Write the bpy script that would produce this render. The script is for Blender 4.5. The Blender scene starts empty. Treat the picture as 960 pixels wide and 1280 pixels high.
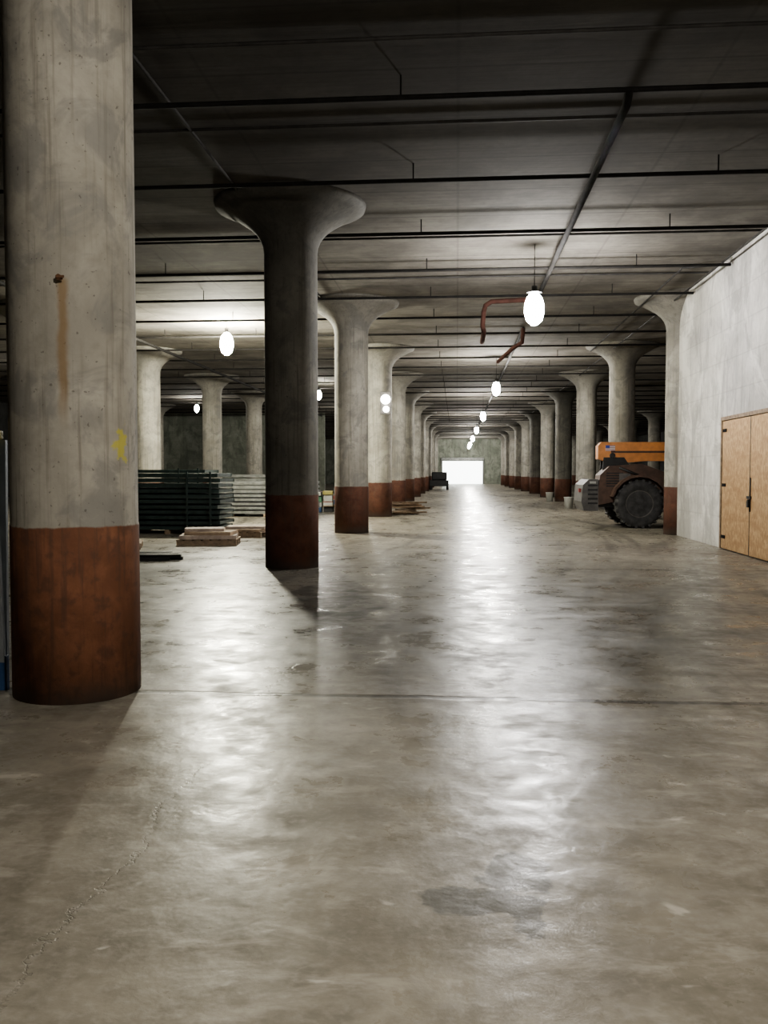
import bpy, bmesh, math, random
from mathutils import Vector, Matrix, Euler
random.seed(4)
scn=bpy.context.scene
COL=scn.collection
CEIL=5.65

# ---------------------------------------------------------------- materials
class NT:
    def __init__(s,name):
        s.m=bpy.data.materials.new(name); s.m.use_nodes=True
        s.t=s.m.node_tree; s.n=s.t.nodes; s.l=s.t.links
        s.b=s.n['Principled BSDF']
        s.pos=s.n.new('ShaderNodeNewGeometry').outputs['Position']
    def val(s,sock,v):
        if isinstance(v,bpy.types.NodeSocket): s.l.new(v,sock)
        else: sock.default_value=v
    def math(s,op,a,b=0.0,c=None,clamp=False):
        n=s.n.new('ShaderNodeMath'); n.operation=op; n.use_clamp=clamp
        s.val(n.inputs[0],a); s.val(n.inputs[1],b)
        if c is not None: s.val(n.inputs[2],c)
        return n.outputs[0]
    def mapping(s,scale=(1,1,1),loc=(0,0,0),rot=(0,0,0),vec=None):
        n=s.n.new('ShaderNodeMapping'); s.l.new(vec or s.pos,n.inputs[0])
        n.inputs['Scale'].default_value=scale; n.inputs['Location'].default_value=loc; n.inputs['Rotation'].default_value=rot
        return n.outputs[0]
    def noise(s,scale,detail=4,rough=.55,vec=None,dist=0):
        n=s.n.new('ShaderNodeTexNoise'); s.l.new(vec or s.pos,n.inputs['Vector'])
        n.inputs['Scale'].default_value=scale; n.inputs['Detail'].default_value=detail
        n.inputs['Roughness'].default_value=rough; n.inputs['Distortion'].default_value=dist
        return n.outputs['Fac']
    def ramp(s,fac,lo,hi,a=0.0,b=1.0):
        n=s.n.new('ShaderNodeMapRange'); s.val(n.inputs[0],fac)
        n.interpolation_type='SMOOTHSTEP'
        n.inputs[1].default_value=lo; n.inputs[2].default_value=hi; n.inputs[3].default_value=a; n.inputs[4].default_value=b
        return n.outputs[0]
    def mix(s,fac,a,b,mode='MIX'):
        n=s.n.new('ShaderNodeMix'); n.data_type='RGBA'; n.blend_type=mode
        s.val(n.inputs[0],fac)
        for i,v in ((6,a),(7,b)):
            if isinstance(v,bpy.types.NodeSocket): s.l.new(v,n.inputs[i])
            else: n.inputs[i].default_value=(*v,1)
        return n.outputs[2]
    def xyz(s,vec=None):
        n=s.n.new('ShaderNodeSeparateXYZ'); s.l.new(vec or s.pos,n.inputs[0]); return n.outputs
    def lines(s,v,per,w):
        m=s.math('ABSOLUTE',s.math('SUBTRACT',s.math('MODULO',s.math('ADD',v,per*60),per),per/2))
        return s.ramp(s.math('SUBTRACT',per/2,m),w*.3,w,1,0)
    def bump(s,h,strength=.3,dist=.02):
        n=s.n.new('ShaderNodeBump'); s.l.new(h,n.inputs['Height'])
        n.inputs['Strength'].default_value=strength; n.inputs['Distance'].default_value=dist
        s.l.new(n.outputs[0],s.b.inputs['Normal'])
    def color(s,c): 
        if isinstance(c,bpy.types.NodeSocket): s.l.new(c,s.b.inputs['Base Color'])
        else: s.b.inputs['Base Color'].default_value=(*c,1)

def simple(name,c,rough=.6,metal=0,var=.25,scale=6,spec=.5):
    t=NT(name); n=t.noise(scale,4)
    t.color(t.mix(t.ramp(n,.3,.7),tuple(x*(1-var) for x in c),tuple(min(1,x*(1+var)) for x in c)))
    t.b.inputs['Roughness'].default_value=rough; t.b.inputs['Metallic'].default_value=metal
    t.b.inputs['Specular IOR Level'].default_value=spec
    return t.m

def emit(name,c,s):
    t=NT(name); t.color((.9,.9,.9)); t.b.inputs['Emission Color'].default_value=(*c,1); t.b.inputs['Emission Strength'].default_value=s
    return t.m

def floor_mat():
    t=NT('worn_concrete_floor'); x,y,z=t.xyz()
    big=t.noise(.35,5,.6,dist=.3); mid=t.noise(2.2,7,.68,dist=.25); fine=t.noise(22,4,.6); sm=t.noise(6.5,6,.65,dist=.3)
    soft=t.noise(1.15,5,.6,vec=t.mapping((1,1.4,1),loc=(7,3,0)),dist=.4)
    c=t.mix(t.ramp(big,.3,.7),(.255,.232,.187),(.38,.348,.285))
    c=t.mix(t.ramp(soft,.40,.66,0,.55),c,(.165,.15,.12))
    c=t.mix(t.ramp(mid,.38,.66,0,.5),c,(.175,.157,.125))
    c=t.mix(t.ramp(sm,.42,.66,0,.45),c,(.155,.14,.11))
    c=t.mix(t.ramp(fine,.45,.75,0,.3),c,(.44,.41,.36))
    sc=t.noise(4.2,6,.65,vec=t.mapping((.55,1.3,1),loc=(4,9,0)),dist=.3)
    c=t.mix(t.ramp(sc,.50,.70,0,.6),c,(.50,.465,.40))
    sc2=t.noise(6,3,.5,vec=t.mapping((.8,1.3,1),loc=(14,2,0),rot=(0,0,.6)),dist=.5)
    c=t.mix(t.ramp(sc2,.66,.76,0,.65),c,(.66,.62,.55))
    w=t.math('MULTIPLY',t.math('SINE',t.math('MULTIPLY',y,.22)),.9)
    comb=t.n.new('ShaderNodeCombineXYZ'); t.l.new(t.math('ADD',x,w),comb.inputs[0]); t.l.new(t.math('MULTIPLY',y,.05),comb.inputs[1])
    tr=t.noise(2.4,5,.65,vec=comb.outputs[0],dist=.1)
    c=t.mix(t.math('MULTIPLY',t.ramp(tr,.48,.68,0,.7),t.ramp(y,4,8,.15,1)),c,(.085,.08,.068))
    comb2=t.n.new('ShaderNodeCombineXYZ'); t.l.new(t.math('SUBTRACT',x,t.math('MULTIPLY',y,.35)),comb2.inputs[0]); t.l.new(t.math('MULTIPLY',y,.09),comb2.inputs[1])
    tr2=t.noise(1.9,5,.65,vec=comb2.outputs[0],dist=.2)
    c=t.mix(t.math('MULTIPLY',t.ramp(tr2,.50,.68,0,.6),t.ramp(y,4,8,.15,1)),c,(.09,.085,.072))
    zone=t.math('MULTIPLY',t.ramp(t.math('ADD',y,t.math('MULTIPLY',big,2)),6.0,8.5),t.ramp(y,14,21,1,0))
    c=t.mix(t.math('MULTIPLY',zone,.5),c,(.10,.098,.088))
    def blob(cx,cy,rx,ry,nz,amp):
        dx=t.math('DIVIDE',t.math('SUBTRACT',x,cx),rx); dy=t.math('DIVIDE',t.math('SUBTRACT',y,cy),ry)
        d=t.math('ADD',t.math('MULTIPLY',dx,dx),t.math('MULTIPLY',dy,dy))
        d=t.math('ADD',d,t.math('MULTIPLY',t.math('SUBTRACT',nz,.5),amp))
        return t.ramp(d,.6,1.0,1,0)
    nz=t.noise(7,4,.55,vec=t.mapping((1,1,1),loc=(2,5,0)),dist=.4)
    st=t.math('MAXIMUM',blob(.24,3.28,.17,.17,nz,3.0),blob(.08,3.05,.24,.10,nz,3.0))
    st=t.math('MAXIMUM',st,blob(.24,2.95,.07,.16,nz,3.0))
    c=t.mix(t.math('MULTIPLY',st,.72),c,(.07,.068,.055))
    nz2=t.noise(1.6,4,.6,dist=.6)
    st2=blob(-1.7,9.4,.8,1.9,nz2,6)
    c=t.mix(t.math('MULTIPLY',st2,.7),c,(.045,.044,.038))
    jn=t.math('MULTIPLY',t.math('SUBTRACT',t.noise(3,4),.5),.08)
    jl=t.lines(t.math('ADD',t.math('SUBTRACT',y,5.84),jn),7.98,.055)
    cn=t.math('MULTIPLY',t.math('SUBTRACT',t.noise(1.6,6,.7),.5),.5)
    cl=t.ramp(t.math('ABSOLUTE',t.math('ADD',t.math('ADD',x,1.28),cn)),.002,.007,1,0)
    cl=t.math('MULTIPLY',cl,t.ramp(t.noise(.9,2),.45,.6))
    jl=t.math('MAXIMUM',jl,t.math('MULTIPLY',cl,.3))
    c=t.mix(t.math('MULTIPLY',jl,.8),c,(.045,.04,.033))
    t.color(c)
    r=t.ramp(t.noise(1.1,5,.6,dist=.2),.3,.7,.28,.44)
    r=t.math('ADD',r,t.math('MULTIPLY',t.math('SUBTRACT',sm,.5),.5))
    r=t.math('ADD',r,t.math('MULTIPLY',t.math('SUBTRACT',mid,.5),.4))
    t.l.new(t.math('MAXIMUM',r,.22),t.b.inputs['Roughness'])
    t.l.new(t.ramp(t.math('ADD',soft,t.math('MULTIPLY',t.math('SUBTRACT',sm,.5),.6)),.3,.7,.27,.08),t.b.inputs['Specular IOR Level'])
    h=t.math('ADD',t.math('MULTIPLY',t.noise(3.2,4,.55),.8),t.math('MULTIPLY',fine,.08)); h=t.math('SUBTRACT',h,t.math('MULTIPLY',jl,.4))
    h=t.math('ADD',h,t.math('MULTIPLY',sm,.25))
    t.bump(h,.45,.018)
    return t.m

def conc(name,a,b,streak=True,dirt=(.10,.09,.08)):
    t=NT(name)
    n1=t.noise(.9,6,.65,dist=.4); n2=t.noise(9,5,.6)
    c=t.mix(t.ramp(n1,.3,.7),a,b)
    c=t.mix(t.ramp(n2,.45,.8,0,.35),c,tuple(x*.6 for x in a))
    if streak:
        s=t.noise(1.6,4,.6,vec=t.mapping((2.2,2.2,.12)))
        c=t.mix(t.ramp(s,.52,.72,0,.45),c,dirt)
    h=t.math('MULTIPLY',n2,.4)
    return t,c,h

def ceiling_mat():
    t,c,h=conc('board_marked_ceiling',(.13,.119,.102),(.24,.222,.192),streak=False)
    x,y,z=t.xyz()
    l=t.math('MAXIMUM',t.lines(y,1.33,.03),t.math('MULTIPLY',t.lines(x,2.66,.03),.6))
    c=t.mix(t.math('MULTIPLY',l,.5),c,(.035,.03,.027))
    board=t.noise(3,3,.6,vec=t.mapping((.25,4,1)))
    c=t.mix(t.ramp(board,.42,.7,0,.4),c,(.08,.074,.066))
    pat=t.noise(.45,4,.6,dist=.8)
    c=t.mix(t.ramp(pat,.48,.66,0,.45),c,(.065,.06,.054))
    darken=t.ramp(t.math('ADD',y,t.math('MULTIPLY',pat,3)),12,24,.72,0)  # dim light over the near bays put into the ceiling colour
    c=t.mix(darken,c,(.038,.036,.033))
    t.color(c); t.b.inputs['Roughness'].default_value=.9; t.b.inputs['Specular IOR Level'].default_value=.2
    t.bump(t.math('ADD',h,t.math('MULTIPLY',board,.6)),.3,.015)
    return t.m

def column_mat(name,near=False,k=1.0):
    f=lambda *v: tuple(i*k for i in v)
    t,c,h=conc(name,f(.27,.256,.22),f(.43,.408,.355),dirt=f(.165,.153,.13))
    x,y,z=t.xyz()
    blot=t.noise(2.3,5,.65,dist=.8)
    c=t.mix(t.ramp(blot,.48,.62,0,.65),c,f(.20,.196,.183))
    pits=t.noise(30,2,.5); c=t.mix(t.ramp(pits,.68,.74,0,.6),c,f(.09,.08,.07))
    fs=t.noise(2,4,.65,vec=t.mapping((9,9,.35))); c=t.mix(t.ramp(fs,.50,.70,0,.6),c,f(.16,.147,.122))
    darken=t.ramp(t.math('ADD',z,t.math('MULTIPLY',blot,.8)),4.4,5.5,0,.55); c=t.mix(darken,c,f(.09,.086,.078))  # column colour darkens toward the capital
    edge=t.math('ADD',z,t.math('MULTIPLY',t.math('SUBTRACT',t.noise(7,3),.5),.035))
    band=t.ramp(edge,1.135,1.15,1,0)
    pn=t.noise(3,6,.65,dist=.5)
    if near: red=t.mix(t.ramp(pn,.35,.7),(.165,.075,.043),(.26,.12,.07))
    else: red=t.mix(t.ramp(pn,.35,.7),(.085,.038,.026),(.15,.068,.045))
    red=t.mix(t.ramp(t.noise(11,4),.50,.66,0,.6),red,(.11,.06,.043))
    rs=t.noise(2,4,.65,vec=t.mapping((8,8,.5))); red=t.mix(t.ramp(rs,.48,.66,0,.6),red,(.105,.06,.044))
    red=t.mix(t.ramp(t.math('ADD',z,t.math('MULTIPLY',pn,.3)),.12,.38,.8,0),red,(.13,.105,.088))
    if near:
        mx=t.ramp(t.math('ABSOLUTE',t.math('ADD',t.math('SUBTRACT',x,-2.49),t.math('MULTIPLY',t.math('SUBTRACT',t.noise(6,3),.5),.05))),.008,.045,1,0)
        mz=t.math('MULTIPLY',t.ramp(z,1.72,2.1,0,1),t.ramp(z,2.70,2.74,1,0))
        s=t.math('MULTIPLY',t.math('MULTIPLY',mx,mz),t.ramp(y,5.7,5.8,1,0))
        c=t.mix(t.math('MULTIPLY',s,.7),c,(.21,.13,.055))
        dn=t.n.new('ShaderNodeVectorMath'); dn.operation='DISTANCE'; t.l.new(t.mapping((1,1,.6)),dn.inputs[0]); dn.inputs[1].default_value=(-2.20,5.70,1.69*.6)
        d=t.math('ADD',dn.outputs['Value'],t.math('MULTIPLY',t.math('SUBTRACT',t.noise(14,3),.5),.2))
        c=t.mix(t.ramp(d,.04,.07,.75,0),c,(.50,.45,.06))
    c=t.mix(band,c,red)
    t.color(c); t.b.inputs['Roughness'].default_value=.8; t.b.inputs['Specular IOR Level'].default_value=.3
    t.bump(t.math('ADD',h,t.math('MULTIPLY',blot,.5)),.4,.02)
    return t.m

def wall_mat(name,a,b):
    t,c,h=conc(name,a,b,dirt=tuple(x*.55 for x in a))
    x,y,z=t.xyz()
    l=t.math('MAXIMUM',t.lines(z,.61,.02),t.lines(t.math('ADD',x,y),1.22,.02))
    c=t.mix(t.math('MULTIPLY',l,.2),c,tuple(k*.4 for k in a))
    p=t.noise(.7,5,.7,dist=1); c=t.mix(t.ramp(p,.50,.60,0,.45),c,tuple(min(1,k*1.3) for k in b))
    p2=t.noise(1.5,6,.7,vec=t.mapping((1,1.2,.5),loc=(3,1,7)),dist=.6); c=t.mix(t.ramp(p2,.48,.62,0,.65),c,tuple(k*.65 for k in a))
    t.color(c); t.b.inputs['Roughness'].default_value=.8
    t.bump(t.math('SUBTRACT',h,t.math('MULTIPLY',l,.3)),.35,.02)
    return t.m

def osb_mat():
    t=NT('plywood_sheet')
    v=t.n.new('ShaderNodeTexVoronoi'); t.l.new(t.mapping((1,14,6)),v.inputs['Vector']); v.inputs['Scale'].default_value=2.2
    sep=t.n.new('ShaderNodeSeparateColor'); t.l.new(v.outputs['Color'],sep.inputs[0])
    c=t.mix(t.ramp(sep.outputs[0],0,1),(.40,.245,.115),(.58,.39,.20))
    g=t.noise(1.4,5,.6,vec=t.mapping((1,1,5)),dist=.6)
    c=t.mix(t.ramp(g,.45,.7,0,.5),c,(.34,.19,.08))
    t.color(c); t.b.inputs['Roughness'].default_value=.7; return t.m

M=dict(
 floor=floor_mat(), ceil=ceiling_mat(), col=column_mat('painted_concrete_column'), col1=column_mat('stained_concrete_column',True), col2=column_mat('shaded_concrete_column',False,.42),  # col2: darker copy of col, with the shade put into its colour
 wallR=wall_mat('whitewashed_wall',(.41,.395,.365),(.57,.555,.52)), wall=wall_mat('grey_green_wall',(.17,.185,.15),(.27,.285,.24)),
 dwall=wall_mat('dark_wall',(.04,.04,.04),(.07,.07,.065)),
 osb=osb_mat(), pipe=simple('dark_iron_pipe',(.018,.017,.016),.85,spec=.1), redpipe=simple('rusty_red_pipe',(.058,.028,.022),.8,spec=.1),
 cond=simple('dull_conduit',(.04,.038,.036),.7,0,spec=.15),
 green=simple('green_grey_steel',(.036,.056,.052),.5,.2), grey=simple('grey_steel',(.20,.205,.195),.5,.4), dark=simple('black_steel',(.02,.02,.02),.5,.2),
 wood=simple('pallet_timber',(.27,.20,.135),.8,scale=12), card=simple('tan_cardboard',(.36,.27,.19),.85), pink=simple('faded_board',(.38,.31,.26),.8),
 orange=simple('orange_machine_paint',(.60,.25,.08),.45,var=.12), obrown=simple('dirty_orange_paint',(.085,.048,.032),.6), tyre=simple('tyre_rubber',(.05,.049,.047),.75,var=.4),
 rim=simple('wheel_rim',(.13,.12,.105),.55,.3), mgrey=simple('machine_grey',(.10,.095,.09),.6,.1),
 white=simple('white_plastic',(.40,.40,.37),.5,var=.06), blue=simple('blue_fibreglass',(.03,.07,.16),.5), alu=simple('aluminium',(.30,.32,.34),.5,.6,var=.1),
 yellow=simple('yellow_plastic',(.30,.26,.08),.5,var=.1), red=simple('red_plastic',(.22,.04,.03),.5), teal=simple('green_plastic',(.05,.14,.08),.5),
 glass=simple('cab_glass',(.03,.04,.05),.1,var=.1), flagw=simple('flag_white',(.8,.8,.8),.5,var=.03), flagb=simple('flag_blue',(.03,.05,.3),.5,var=.03),
 rust=simple('rusty_bolt',(.12,.06,.03),.8),
)

# ---------------------------------------------------------------- geometry helpers
class MB:
    def __init__(s): s.bm=bmesh.new(); s.mats=[]
    def mi(s,m):
        if m not in s.mats: s.mats.append(m)
        return s.mats.index(m)
    def _fin(s,geom,m,smooth=False):
        i=s.mi(m); fs=set()
        for v in geom: fs.update(v.link_faces)
        for f in fs: f.material_index=i; f.smooth=smooth
    def box(s,c,d,m,rot=(0,0,0),bev=0):
        r=bmesh.ops.create_cube(s.bm,size=1)
        vs=r['verts']
        for v in vs: v.co=Vector((v.co.x*d[0],v.co.y*d[1],v.co.z*d[2]))
        if bev:
            es=set(); 
            for v in vs: es.update(v.link_edges)
            br=bmesh.ops.bevel(s.bm,geom=list(es),offset=bev,segments=2,affect='EDGES',profile=.6)
            fs=br['faces']; vs=set()
            for f in fs: vs.update(f.verts)
            vs=list(vs)
        if any(rot):
            R=Euler(rot).to_matrix()
            for v in vs: v.co=R@v.co
        for v in vs: v.co+=Vector(c)
        s._fin(vs,m)
    def cyl(s,p0,p1,r,m,seg=16,r2=None,smooth=True):
        p0=Vector(p0);p1=Vector(p1);d=p1-p0
        g=bmesh.ops.create_cone(s.bm,cap_ends=True,segments=seg,radius1=r,radius2=r if r2 is None else r2,depth=d.length)
        q=d.to_track_quat('Z','Y').to_matrix(); mid=(p0+p1)/2
        for v in g['verts']: v.co=q@v.co+mid
        s._fin(g['verts'],m)
        if smooth:
            for v in g['verts']:
                for f in v.link_faces:
                    if len(f.verts)==4: f.smooth=True
    def lathe(s,prof,m,seg=32,c=(0,0,0),axis='Z',smooth=True,closed=True):
        rings=[]
        for r,h in prof:
            ring=[]
            for k in range(seg):
                a=2*math.pi*k/seg
                p=(r*math.cos(a),r*math.sin(a),h)
                if axis=='Y': p=(p[0],p[2],p[1])
                ring.append(s.bm.verts.new(Vector(c)+Vector(p)))
            rings.append(ring)
        i=s.mi(m)
        for a,b in zip(rings,rings[1:]):
            for k in range(seg):
                f=s.bm.faces.new((a[k],a[(k+1)%seg],b[(k+1)%seg],b[k])); f.material_index=i; f.smooth=smooth
        if closed:
            for ring in (rings[0],rings[-1]):
                f=s.bm.faces.new(ring); f.material_index=i
    def prism(s,pts,y0,y1,m):
        a=[s.bm.verts.new((p[0],y0,p[1])) for p in pts]; b=[s.bm.verts.new((p[0],y1,p[1])) for p in pts]
        i=s.mi(m); n=len(pts); fs=[s.bm.faces.new(a),s.bm.faces.new(b[::-1])]
        for k in range(n): fs.append(s.bm.faces.new((a[k],b[k],b[(k+1)%n],a[(k+1)%n])))
        for f in fs: f.material_index=i
    def mesh(s,name):
        bmesh.ops.recalc_face_normals(s.bm,faces=s.bm.faces)
        me=bpy.data.meshes.new(name); s.bm.to_mesh(me); s.bm.free()
        for m in s.mats: me.materials.append(m)
        return me
    def obj(s,name,loc=(0,0,0),rot=0,parent=None):
        o=bpy.data.objects.new(name,s.mesh(name)); COL.objects.link(o); o.location=loc; o.rotation_euler=(0,0,rot)
        if parent: o.parent=parent
        return o
def inst(name,me,loc,rot=0):
    o=bpy.data.objects.new(name,me); COL.objects.link(o); o.location=loc; o.rotation_euler=(0,0,rot); return o
def empty(name,loc=(0,0,0),rot=0):
    o=bpy.data.objects.new(name,None); COL.objects.link(o); o.location=loc; o.rotation_euler=(0,0,rot); return o
def boxo(name,c,d,m):
    b=MB(); b.box((0,0,0),d,m); return b.obj(name,c)
def tubes(name,paths,r,m,parent=None):
    cu=bpy.data.curves.new(name,'CURVE'); cu.dimensions='3D'; cu.bevel_depth=r; cu.bevel_resolution=3; cu.use_fill_caps=True
    for p in paths:
        sp=cu.splines.new('POLY'); sp.points.add(len(p)-1)
        for q,v in zip(sp.points,p): q.co=(*v,1)
    cu.materials.append(m)
    o=bpy.data.objects.new(name,cu); COL.objects.link(o)
    if parent: o.parent=parent
    return o

# ---------------------------------------------------------------- room shell
XL,XR,Y0,Y1=-27.0,21.0,-9.0,112.0
boxo('floor',((XL+XR)/2,(Y0+Y1)/2,-.1),(XR-XL+.6,Y1-Y0+.6,.2),M['floor'])
boxo('ceiling',((XL+XR)/2,(Y0+Y1)/2,CEIL+.15),(XR-XL+.6,Y1-Y0+.6,.3),M['ceil'])
boxo('wall_left',(XL-.15,(Y0+Y1)/2,CEIL/2),(.3,Y1-Y0,CEIL),M['dwall'])
boxo('wall_outer_right',(XR+.15,(Y0+Y1)/2,CEIL/2),(.3,Y1-Y0,CEIL),M['dwall'])
boxo('wall_far',((XL+XR)/2,Y1+.15,CEIL/2),(XR-XL,.3,CEIL),M['wall'])
boxo('wall_rear',((XL+XR)/2,Y0-.15,CEIL/2),(XR-XL,.3,CEIL),M['dwall'])
boxo('wall_cross_left',((XL-9.3)/2,62.15,CEIL/2),(-9.3-XL,.3,CEIL),M['wall'])
boxo('wall_right',(5.35,(Y0+21.9)/2,CEIL/2),(.3,21.9-Y0,CEIL),M['wallR'])
boxo('wall_return',((5.5+XR)/2,21.75,CEIL/2),(XR-5.5,.3,CEIL),M['dwall'])

# ---------------------------------------------------------------- columns
def colmesh(name,mat):
    b=MB()
    prof=[(.42,0),(.42,1.14),(.415,1.16),(.415,4.9),(.43,5.0),(.47,5.1),(.54,5.2),(.66,5.31),(.83,5.42),(1.02,5.52),(1.16,5.58),(1.18,CEIL)]
    b.lathe(prof,mat,40)
    return b.mesh(name)
cm=colmesh('column_mesh',M['col']); cm1=colmesh('column_near_mesh',M['col1']); cm2=colmesh('column_shaded_mesh',M['col2'])
S=7.98
for k in range(-1,13):
    y=5.86+S*k
    for X in (-18.56,-10.58,-2.6,5.4,13.38):
        if X>13 and y<23: continue
        if X<-9 and y>60: continue
        if X==5.4 and y<21: continue
        if X<-3 and k<0: continue
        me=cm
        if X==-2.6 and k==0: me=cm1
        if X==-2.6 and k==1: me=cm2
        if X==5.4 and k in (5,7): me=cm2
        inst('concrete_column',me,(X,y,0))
b=MB(); b.cyl((0,0,0),(0,-.05,0),.011,M['rust'],8); b.cyl((0,-.03,0),(0,-.045,0),.02,M['rust'],6,smooth=False); b.box((.015,-.05,0),(.05,.008,.015),M['rust'])
b.obj('anchor_bolt',(-2.49,5.457,2.72))

# ---------------------------------------------------------------- pipes
net=empty('sprinkler_pipework')
paths=[]; 
for k in range(-2,34):
    y=9.45+2.66*k
    if y<-6: continue
    xr=5.15 if y<21.9 else 18
    paths.append([(-24,y,5.42),(xr,y,5.42)])
tubes('branch_lines',paths,.028,M['pipe'],net)
hp=[]
for k in range(-2,24):
    y=9.45+2.66*k
    for x in (-11.5,-8.5,-5.8,-.6,3.4): hp.append([(x,y,5.42),(x,y,CEIL)])
tubes('hanger_rods',hp,.01,M['pipe'],net)
tubes('main_line',[[(1.75,9.45,5.42),(1.75,9.6,5.32),(1.75,20,5.32)],[(1.75,24,5.32),(1.75,100,5.32)],[(-9.2,-8,5.32),(-9.2,60,5.32)]],.045,M['pipe'],net)
tubes('red_offset',[[(1.75,20,5.32),(.75,20,5.28),(.62,20,5.2),(.58,20,5.05),(.56,20,4.75),(.60,20.4,4.68),(.60,22,4.68)],[(1.75,24,5.32),(1.72,24,4.95),(1.5,24.3,4.85),(1.2,26.5,4.75)]],.055,M['redpipe'],net)
tubes('electrical_conduit',[[(4.98,-8,5.45),(4.98,100,5.45)],[(-3.2,-8,5.6),(-3.2,100,5.6)],
  [(5.15,18.0,5.55),(4.4,18.0,5.5),(4.4,30,5.5)],[(-24,26.2,5.55),(12,26.2,5.55)]]+[[(-24,yy,5.6),(5.15,yy,5.6)] for yy in (8.55,10.6,15.7,18.9)],.02,M['cond'])

# ---------------------------------------------------------------- lamps
def lampmesh(name,bm_,top,sc=1.0,cap=.12):
    b=MB()
    b.cyl((0,0,.3),(0,0,top),.007,M['pipe'],8)
    b.cyl((0,0,.22*sc),(0,0,.22*sc+.12),.055,M['dark'],14)
    b.lathe([(.05,.25*sc),(cap,.235*sc),(cap+.01,.22*sc),(.05,.235*sc)],M['dark'],20)
    b.lathe([(.06,.22*sc),(.11*sc,.15*sc),(.14*sc,.05*sc),(.145*sc,-.07*sc),(.11*sc,-.19*sc),(.05,-.25*sc),(.005,-.26*sc)],bm_,12)
    return b.mesh(name)
bm_near=emit('lamp_glass_near',(1,.94,.85),600)
bm_main=emit('lamp_glass_white',(1,.98,.96),400)
bm_far=emit('lamp_glass_white_far',(1,.97,.90),720)
bm_left=emit('lamp_glass_warm',(1,.97,.80),1250)
bm_dim=emit('lamp_glass_dim',(1,.97,.88),260)
L=lampmesh('lamp_near_mesh',bm_near,CEIL-4.5,1,.42); inst('pendant_lamp',L,(1.4,.6,4.5))  # out-of-view lamp; wide cap added to keep its light off the ceiling
L=lampmesh('lamp_main_mesh',bm_main,CEIL-4.5,1.25,.13); inst('pendant_lamp',L,(1.4,16.53,4.5))
L=lampmesh('lamp_far_mesh',bm_far,CEIL-4.5)
for y in (32.2,48.2,64.2,80.2,96.0,106): inst('pendant_lamp',L,(1.4,y,4.5))  # last one, off the regular spacing, is added to brighten the far wall
L=lampmesh('lamp_left_mesh',bm_left,CEIL-5.08,1.3,.07)
inst('pendant_lamp',L,(-6.4,24.4,5.08))
L=lampmesh('lamp_dim_mesh',bm_dim,CEIL-5.08,.9,.07)
for x,y in ((-6.4,40.9),(-14.6,49),(-14.6,33),(-6.4,56.5),(-6.4,85)): inst('pendant_lamp',L,(x,y,5.08))

# ---------------------------------------------------------------- plywood double door
d=empty('door_1',(5.2,16.1,0))
for i,s in enumerate((1,-1)):
    b=MB(); b.box((-.03,s*.83,1.25),(.04,1.64,2.46),M['osb'],bev=.004)
    for z in (.25,1.25,2.3): b.box((-.058,s*1.5,z),(.012,.22,.06),M['pipe'])
    b.obj('leaf_%d'%(i+1),parent=d)
b=MB(); b.box((-.03,0,2.53),(.07,3.5,.07),M['wood']); b.box((-.03,1.71,1.26),(.07,.07,2.5),M['wood']); b.box((-.03,-1.71,1.26),(.07,.07,2.5),M['wood'])
b.obj('frame',parent=d)
b=MB(); b.box((-.065,0,1.05),(.02,.22,.05),M['dark']); b.cyl((-.09,0,.98),(-.06,0,.98),.035,M['dark'],12); b.box((-.08,0,.93),(.03,.09,.11),M['dark']); b.cyl((-.06,-.05,.80),(-.06,-.05,1.4),.014,M['dark'],8)
b.box((-.052,0,1.25),(.006,.02,2.46),M['dark'])
b.obj('hasp_and_padlock',parent=d)

# ---------------------------------------------------------------- telehandler
T=empty('telehandler',(4.85,25.0,0))
def wheel(name,x,y,r,w):
    b=MB(); h=w/2
    b.lathe([(r*.55,-h*.8),(r*.62,-h),(r*.86,-h),(r*.96,-h*.8),(r*.97,-h*.3),(r*.97,h*.3),(r*.96,h*.8),(r*.86,h),(r*.62,h),(r*.55,h*.8)],M['tyre'],36,axis='Y')
    b.lathe([(r*.1,-h*.75),(r*.2,-h*.7),(r*.24,-h*.45),(r*.46,-h*.5),(r*.54,-h*.85),(r*.56,-h*.85),(r*.56,h*.8),(r*.1,h*.8)],M['rim'],28,axis='Y')
    for k in range(22):
        a=2*math.pi*k/22
        for s in (-1,1):
            b.box((r*.955*math.cos(a),s*h*.5,r*.955*math.sin(a)),(.07,h*.95,.07),M['tyre'],rot=(0,-a,0))
    for k in range(8):
        a=2*math.pi*k/8; b.cyl((r*.33*math.cos(a),-h*.55,r*.33*math.sin(a)),(r*.33*math.cos(a),-h*.42,r*.33*math.sin(a)),.02,M['pipe'],6)
    return b.obj(name,(x,y,r*1.0),parent=T)
wheel('wheel_rear_near',0,-.8,.65,.42); wheel('wheel_rear_far',0,.95,.65,.42)
wheel('wheel_front_near',3.0,-.8,.65,.42); wheel('wheel_front_far',3.0,.95,.65,.42)
b=MB()
b.prism([(-1.05,.55),(3.8,.5),(3.8,.95),(2.2,1.0),(.7,.95),(-1.0,1.1)],-.5,.65,M['dark'])
b.cyl((0,-.7,.65),(0,.85,.65),.12,M['dark']); b.cyl((3,-.7,.65),(3,.85,.65),.12,M['dark'])
b.obj('chassis',parent=T)
b=MB()
b.prism([(-1.1,.6),(-1.0,1.42),(-.75,1.66),(.1,1.72),(.7,1.5),(.7,.85),(-.1,.8)],-.72,.1,M['obrown'])
b.prism([(-1.42,.45),(-1.5,.7),(-1.46,1.15),(-1.3,1.3),(-1.05,1.3),(-1.05,.45)],-.75,.85,M['mgrey'])
for k in range(5): b.box((-1.2,-.757,.66+k*.12),(.26,.02,.05),M['dark'])
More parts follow.
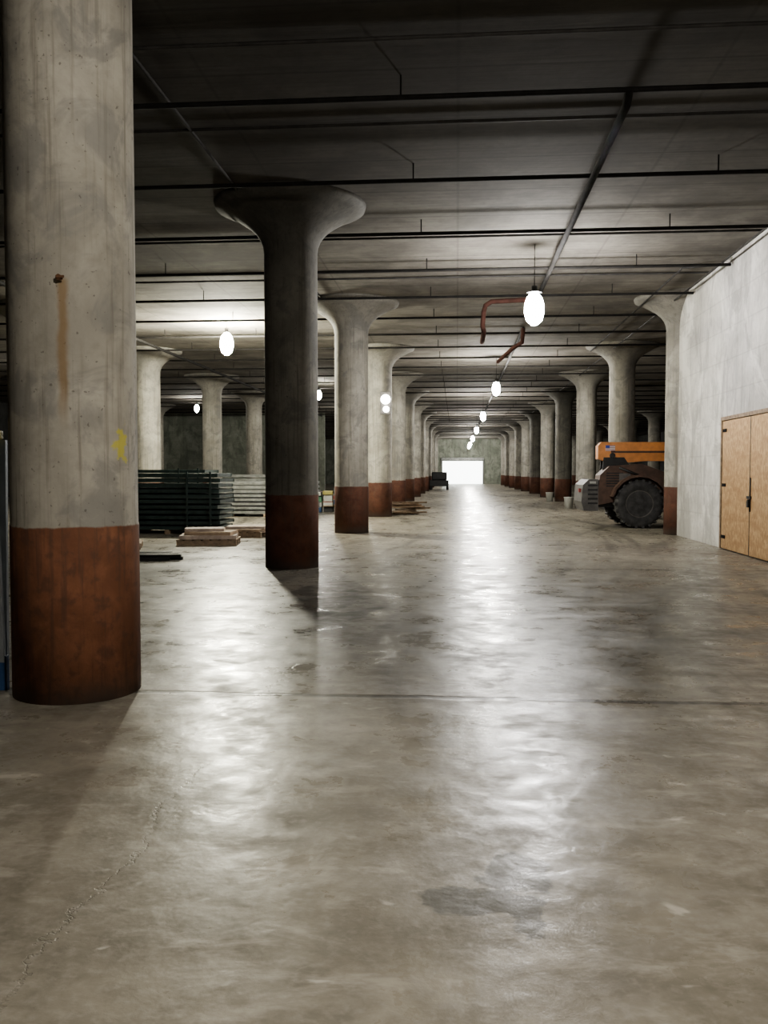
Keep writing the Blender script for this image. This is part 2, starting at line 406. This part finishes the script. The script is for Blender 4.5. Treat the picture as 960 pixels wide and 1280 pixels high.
for k in range(6): b.box((-.62,-.727,1.12+k*.07),(.45,.016,.03),M['dark'])
b.box((-.35,-.73,1.35),(.3,.03,.22),M['mgrey'],bev=.01)
b.box((-1.5,-.4,1.0),(.06,.14,.1),M['red']); b.box((-1.2,-.77,1.22),(.16,.03,.06),M['white'])
b.obj('engine_hood',parent=T)
b=MB()
pts=[]
for k in range(9):
    a=math.radians(15+k*18.75); pts.append((.78*math.cos(a),.65+.78*math.sin(a)))
for k in range(8,-1,-1):
    a=math.radians(15+k*18.75); pts.append((.72*math.cos(a),.65+.72*math.sin(a)))
b.prism(pts,-1.05,-.55,M['obrown'])
b.prism([(p[0]+3.0,p[1]) for p in pts],-1.05,-.55,M['obrown'])
b.obj('fenders',parent=T)
b=MB()
b.prism([(-1.0,1.86),(-1.0,2.22),(-.9,2.32),(4.6,2.30),(4.6,1.80),(.3,1.80),(-.2,1.76),(-.75,1.78)],-.3,.12,M['orange'])
b.box((3.9,-.09,2.02),(3.4,.3,.34),M['orange'],bev=.01)
b.box((.8,-.31,2.05),(2.9,.02,.05),M['obrown'])
b.prism([(-.9,1.3),(-.85,1.9),(-.3,1.9),(.1,1.3)],-.34,-.3,M['dark']); b.prism([(-.9,1.3),(-.85,1.9),(-.3,1.9),(.1,1.3)],.12,.16,M['dark'])
b.cyl((-.62,-.42,1.95),(-.62,.24,1.95),.07,M['dark'])
b.cyl((.2,-.1,1.25),(1.6,-.1,1.75),.07,M['mgrey']); b.cyl((-.5,-.75,1.62),(.15,-.75,1.35),.035,M['dark'])
b.obj('boom',parent=T)
b=MB()
b.box((-.67,-.303,2.15),(.26,.006,.16),M['flagw'])
for k in range(4): b.box((-.67,-.308,2.085+k*.044),(.26,.006,.02),M['red'])
b.box((-.745,-.312,2.19),(.11,.006,.08),M['flagb'])
b.obj('flag_decal',parent=T)
b=MB()
b.prism([(1.0,.8),(.95,2.2),(1.15,2.45),(2.2,2.45),(2.5,1.6),(2.5,.8)],-.95,-.35,M['glass'])
for p,q in (((1,.8),(.95,2.2)),((.95,2.2),(1.15,2.45)),((1.15,2.45),(2.2,2.45)),((2.2,2.45),(2.5,1.6)),((2.5,1.6),(2.5,.8)),((1,.8),(2.5,.8))):
    for y in (-.96,-.34): b.cyl((p[0],y,p[1]),(q[0],y,q[1]),.04,M['dark'],8)
b.obj('cab',parent=T)
b=MB()
b.box((5.3,-.1,1.1),(.12,1.2,.8),M['dark']); b.prism([(4.5,1.9),(4.9,2.3),(5.3,1.5),(5.3,.8),(5.1,.8)],-.25,.05,M['orange'])
for y in (-.5,.3): b.box((6.0,y,.7),(1.3,.12,.05),M['mgrey']); 
b.obj('fork_carriage',parent=T)

# ---------------------------------------------------------------- stored goods, left
def frame_stack(name,c,L_,W,n,th,m,seed,ribs=True):
    random.seed(seed); b=MB()
    for x in (-L_*.35,0,L_*.35): b.box((x,0,.05),(.1,W,.1),M['wood'])
    z=.1
    for k in range(n):
        ox=random.uniform(-.04,.04); oy=random.uniform(-.03,.03); t_=th*.68
        b.box((ox,oy-W/2+.03,z+t_/2),(L_,.05,t_),m,bev=.006); b.box((ox,oy+W/2-.03,z+t_/2),(L_,.05,t_),m,bev=.006)
        for q in range(9): b.box((ox-L_/2+.04+q*(L_-.08)/8,oy,z+t_/2),(.05,W-.05,t_*.8),m)
        b.box((ox,oy,z+t_*.9),(L_-.05,W-.1,.012),m)
        z+=th
    if ribs:
        for x in (-L_*.42,L_*.2,L_*.42): b.box((x,-W/2-.03,z/2),(.05,.02,z),m)
    return b.obj(name,c)
frame_stack('steel_frame_stack',(-7.0,21.6,0),2.6,1.4,11,.128,M['green'],1)
frame_stack('steel_frame_stack',(-7.9,23.9,0),2.4,1.4,12,.125,M['green'],2)
frame_stack('bleacher_plank_stack',(-6.4,30.0,0),3.2,1.6,8,.14,M['grey'],3)
frame_stack('bleacher_plank_stack',(-7.6,33.2,0),3.4,1.6,9,.15,M['grey'],5)
def pallet_load(name,c,rot,items):
    b=MB(); 
    for y in (-.45,0,.45): b.box((0,y,.05),(1.2,.09,.1),M['wood'])
    for k in range(7): b.box((-.54+k*.18,0,.112),(.13,1.0,.022),M['wood'])
    for (x,y,z,dx,dy,dz,m,r) in items: b.box((x,y,.124+z+dz/2),(dx,dy,dz),m,rot=(0,0,r),bev=.008)
    return b.obj(name,c,rot)
pallet_load('loaded_pallet',(-5.15,18.1,0),.15,[(0,0,0,1.15,.95,.08,M['pink'],.05),(.05,0,.08,.95,.8,.07,M['card'],-.1),(-.1,.05,.15,.8,.6,.06,M['pink'],.1)])
pallet_load('loaded_pallet',(-5.0,20.4,0),-.1,[(0,0,0,1.1,.9,.06,M['card'],0),(.1,0,.06,.9,.7,.06,M['pink'],.2)])
pallet_load('loaded_pallet',(-6.8,16.9,0),.3,[(0,0,0,1.0,.9,.05,M['dark'],0)])
b=MB()
for k in range(6): b.box((random.uniform(-.2,.2),k*.14-.35,.03+.05*(k%2)),(2.2,.1,.05),M['dark'],rot=(0,0,random.uniform(-.1,.1)))
b.obj('loose_timber',(-5.9,14.7,0),.2)
random.seed(9)
for (x,y,nm) in ((-4.2,33,'storage_crate_pile'),(-4.3,37.5,'storage_crate_pile')):
    b=MB(); ms=[M['yellow'],M['red'],M['teal'],M['white'],M['card'],M['blue'],M['dark'],M['grey']]
    for i in range(6):
        z=0
        for k in range(4):
            h=random.uniform(.12,.28); mm=random.choice(ms); w_=random.uniform(.28,.37)
            b.box((-1+i*.4,random.uniform(-.15,.15),z+h/2),(w_,.45,h),mm,bev=.015); b.box((-1+i*.4,0,z+h-.015),(w_+.02,.5,.03),random.choice(ms),bev=.008); z+=h+.005
    b.obj(nm,(x,y,0),random.uniform(-.2,.2))
b=MB()
for k in range(9): b.box((random.uniform(-.3,.3),random.uniform(-.25,.25),.03+.05*k),(1.3,.14,.05),random.choice([M['wood'],M['card'],M['pink']]),rot=(0,0,random.uniform(-.6,.6)))
b.obj('lumber_pile',(-1.75,31.2,0),.3)
def bucket(c):
    b=MB(); b.lathe([(.16,0),(.19,.42),(.205,.44),(.205,.47),(.03,.48)],M['white'],20); return b.obj('white_bucket',c)
bucket((4.6,37.0,0)); bucket((4.7,45.5,0))
wl=emit('bulkhead_lens',(1,.98,.9),25)
b=MB(); b.lathe([(.02,-.10),(.10,-.085),(.15,-.04),(.155,0)],wl,20,c=(0,0,.12),axis='Y'); b.lathe([(.02,-.09),(.07,-.07),(.10,0)],wl,20,c=(.02,0,-.2),axis='Y')
b.box((0,.04,0),(.36,.08,.75),M['mgrey'],bev=.02); b.box((0,.27,.0),(.05,.4,.05),M['dark'])
b.obj('bulkhead_light',(-2.33,28.95,3.75))
b=MB(); b.box((0,0,.55),(1.6,2.4,.5),M['dark'],bev=.05); b.box((0,.4,1.15),(1.3,1.0,.7),M['dark'],bev=.1)
for x in (-.7,.7):
    for y in (-.8,.8): b.cyl((x-.1,y,.3),(x+.1,y,.3),.3,M['tyre'],18)
b.obj('utility_cart',(-1.5,76,0))

# ---------------------------------------------------------------- far bright roller door
d=empty('roller_door',(.7,Y1,0))
dm=emit('daylit_translucent_slat',(.95,1,.96),4.0)
b=MB()
for k in range(13): b.box((0,-.08,.12+k*.22),(5.0,.05,.205),dm,bev=.01)
b.obj('curtain',parent=d)
b=MB(); b.box((-2.6,-.1,1.5),(.15,.18,3.0),M['grey']); b.box((2.6,-.1,1.5),(.15,.18,3.0),M['grey']); b.box((0,-.2,3.12),(5.4,.4,.4),M['grey'],bev=.05)
b.obj('frame',parent=d)

# ---------------------------------------------------------------- ladder left of the near column
Ld=empty('folding_ladder',(-3.17,5.75,0))
b=MB()
for x in (-.25,.05):
    b.box((x,0,.97),(.07,.03,1.55),M['alu'],rot=(.06,0,0)); b.box((x,.06,.12),(.085,.05,.24),M['blue'],bev=.005)
    b.box((x,.12,.97),(.05,.03,1.5),M['alu'],rot=(-.02,0,0))
for k in range(6): b.box((-.1,.03-.018*k+.0,.3+k*.26),(.3,.08,.03),M['alu'])
b.box((-.1,-.01,1.75),(.38,.16,.06),M['yellow'],bev=.01)
b.obj('frame',parent=Ld)

# ---------------------------------------------------------------- world, camera
w=bpy.data.worlds.new('world'); scn.world=w; w.use_nodes=True
w.node_tree.nodes['Background'].inputs[0].default_value=(.02,.02,.022,1)
cam=bpy.data.cameras.new('camera'); co=bpy.data.objects.new('camera',cam); COL.objects.link(co)
cam.sensor_fit='VERTICAL'; cam.sensor_height=36; cam.lens=1107/1280*36; cam.clip_end=300
co.location=(0,0,1.5); co.rotation_euler=(math.radians(90-2.585),0,math.radians(4.7))
scn.camera=co
scn.view_settings.view_transform='AgX'
scn.view_settings.look='AgX - Medium High Contrast'
scn.view_settings.exposure=0.25
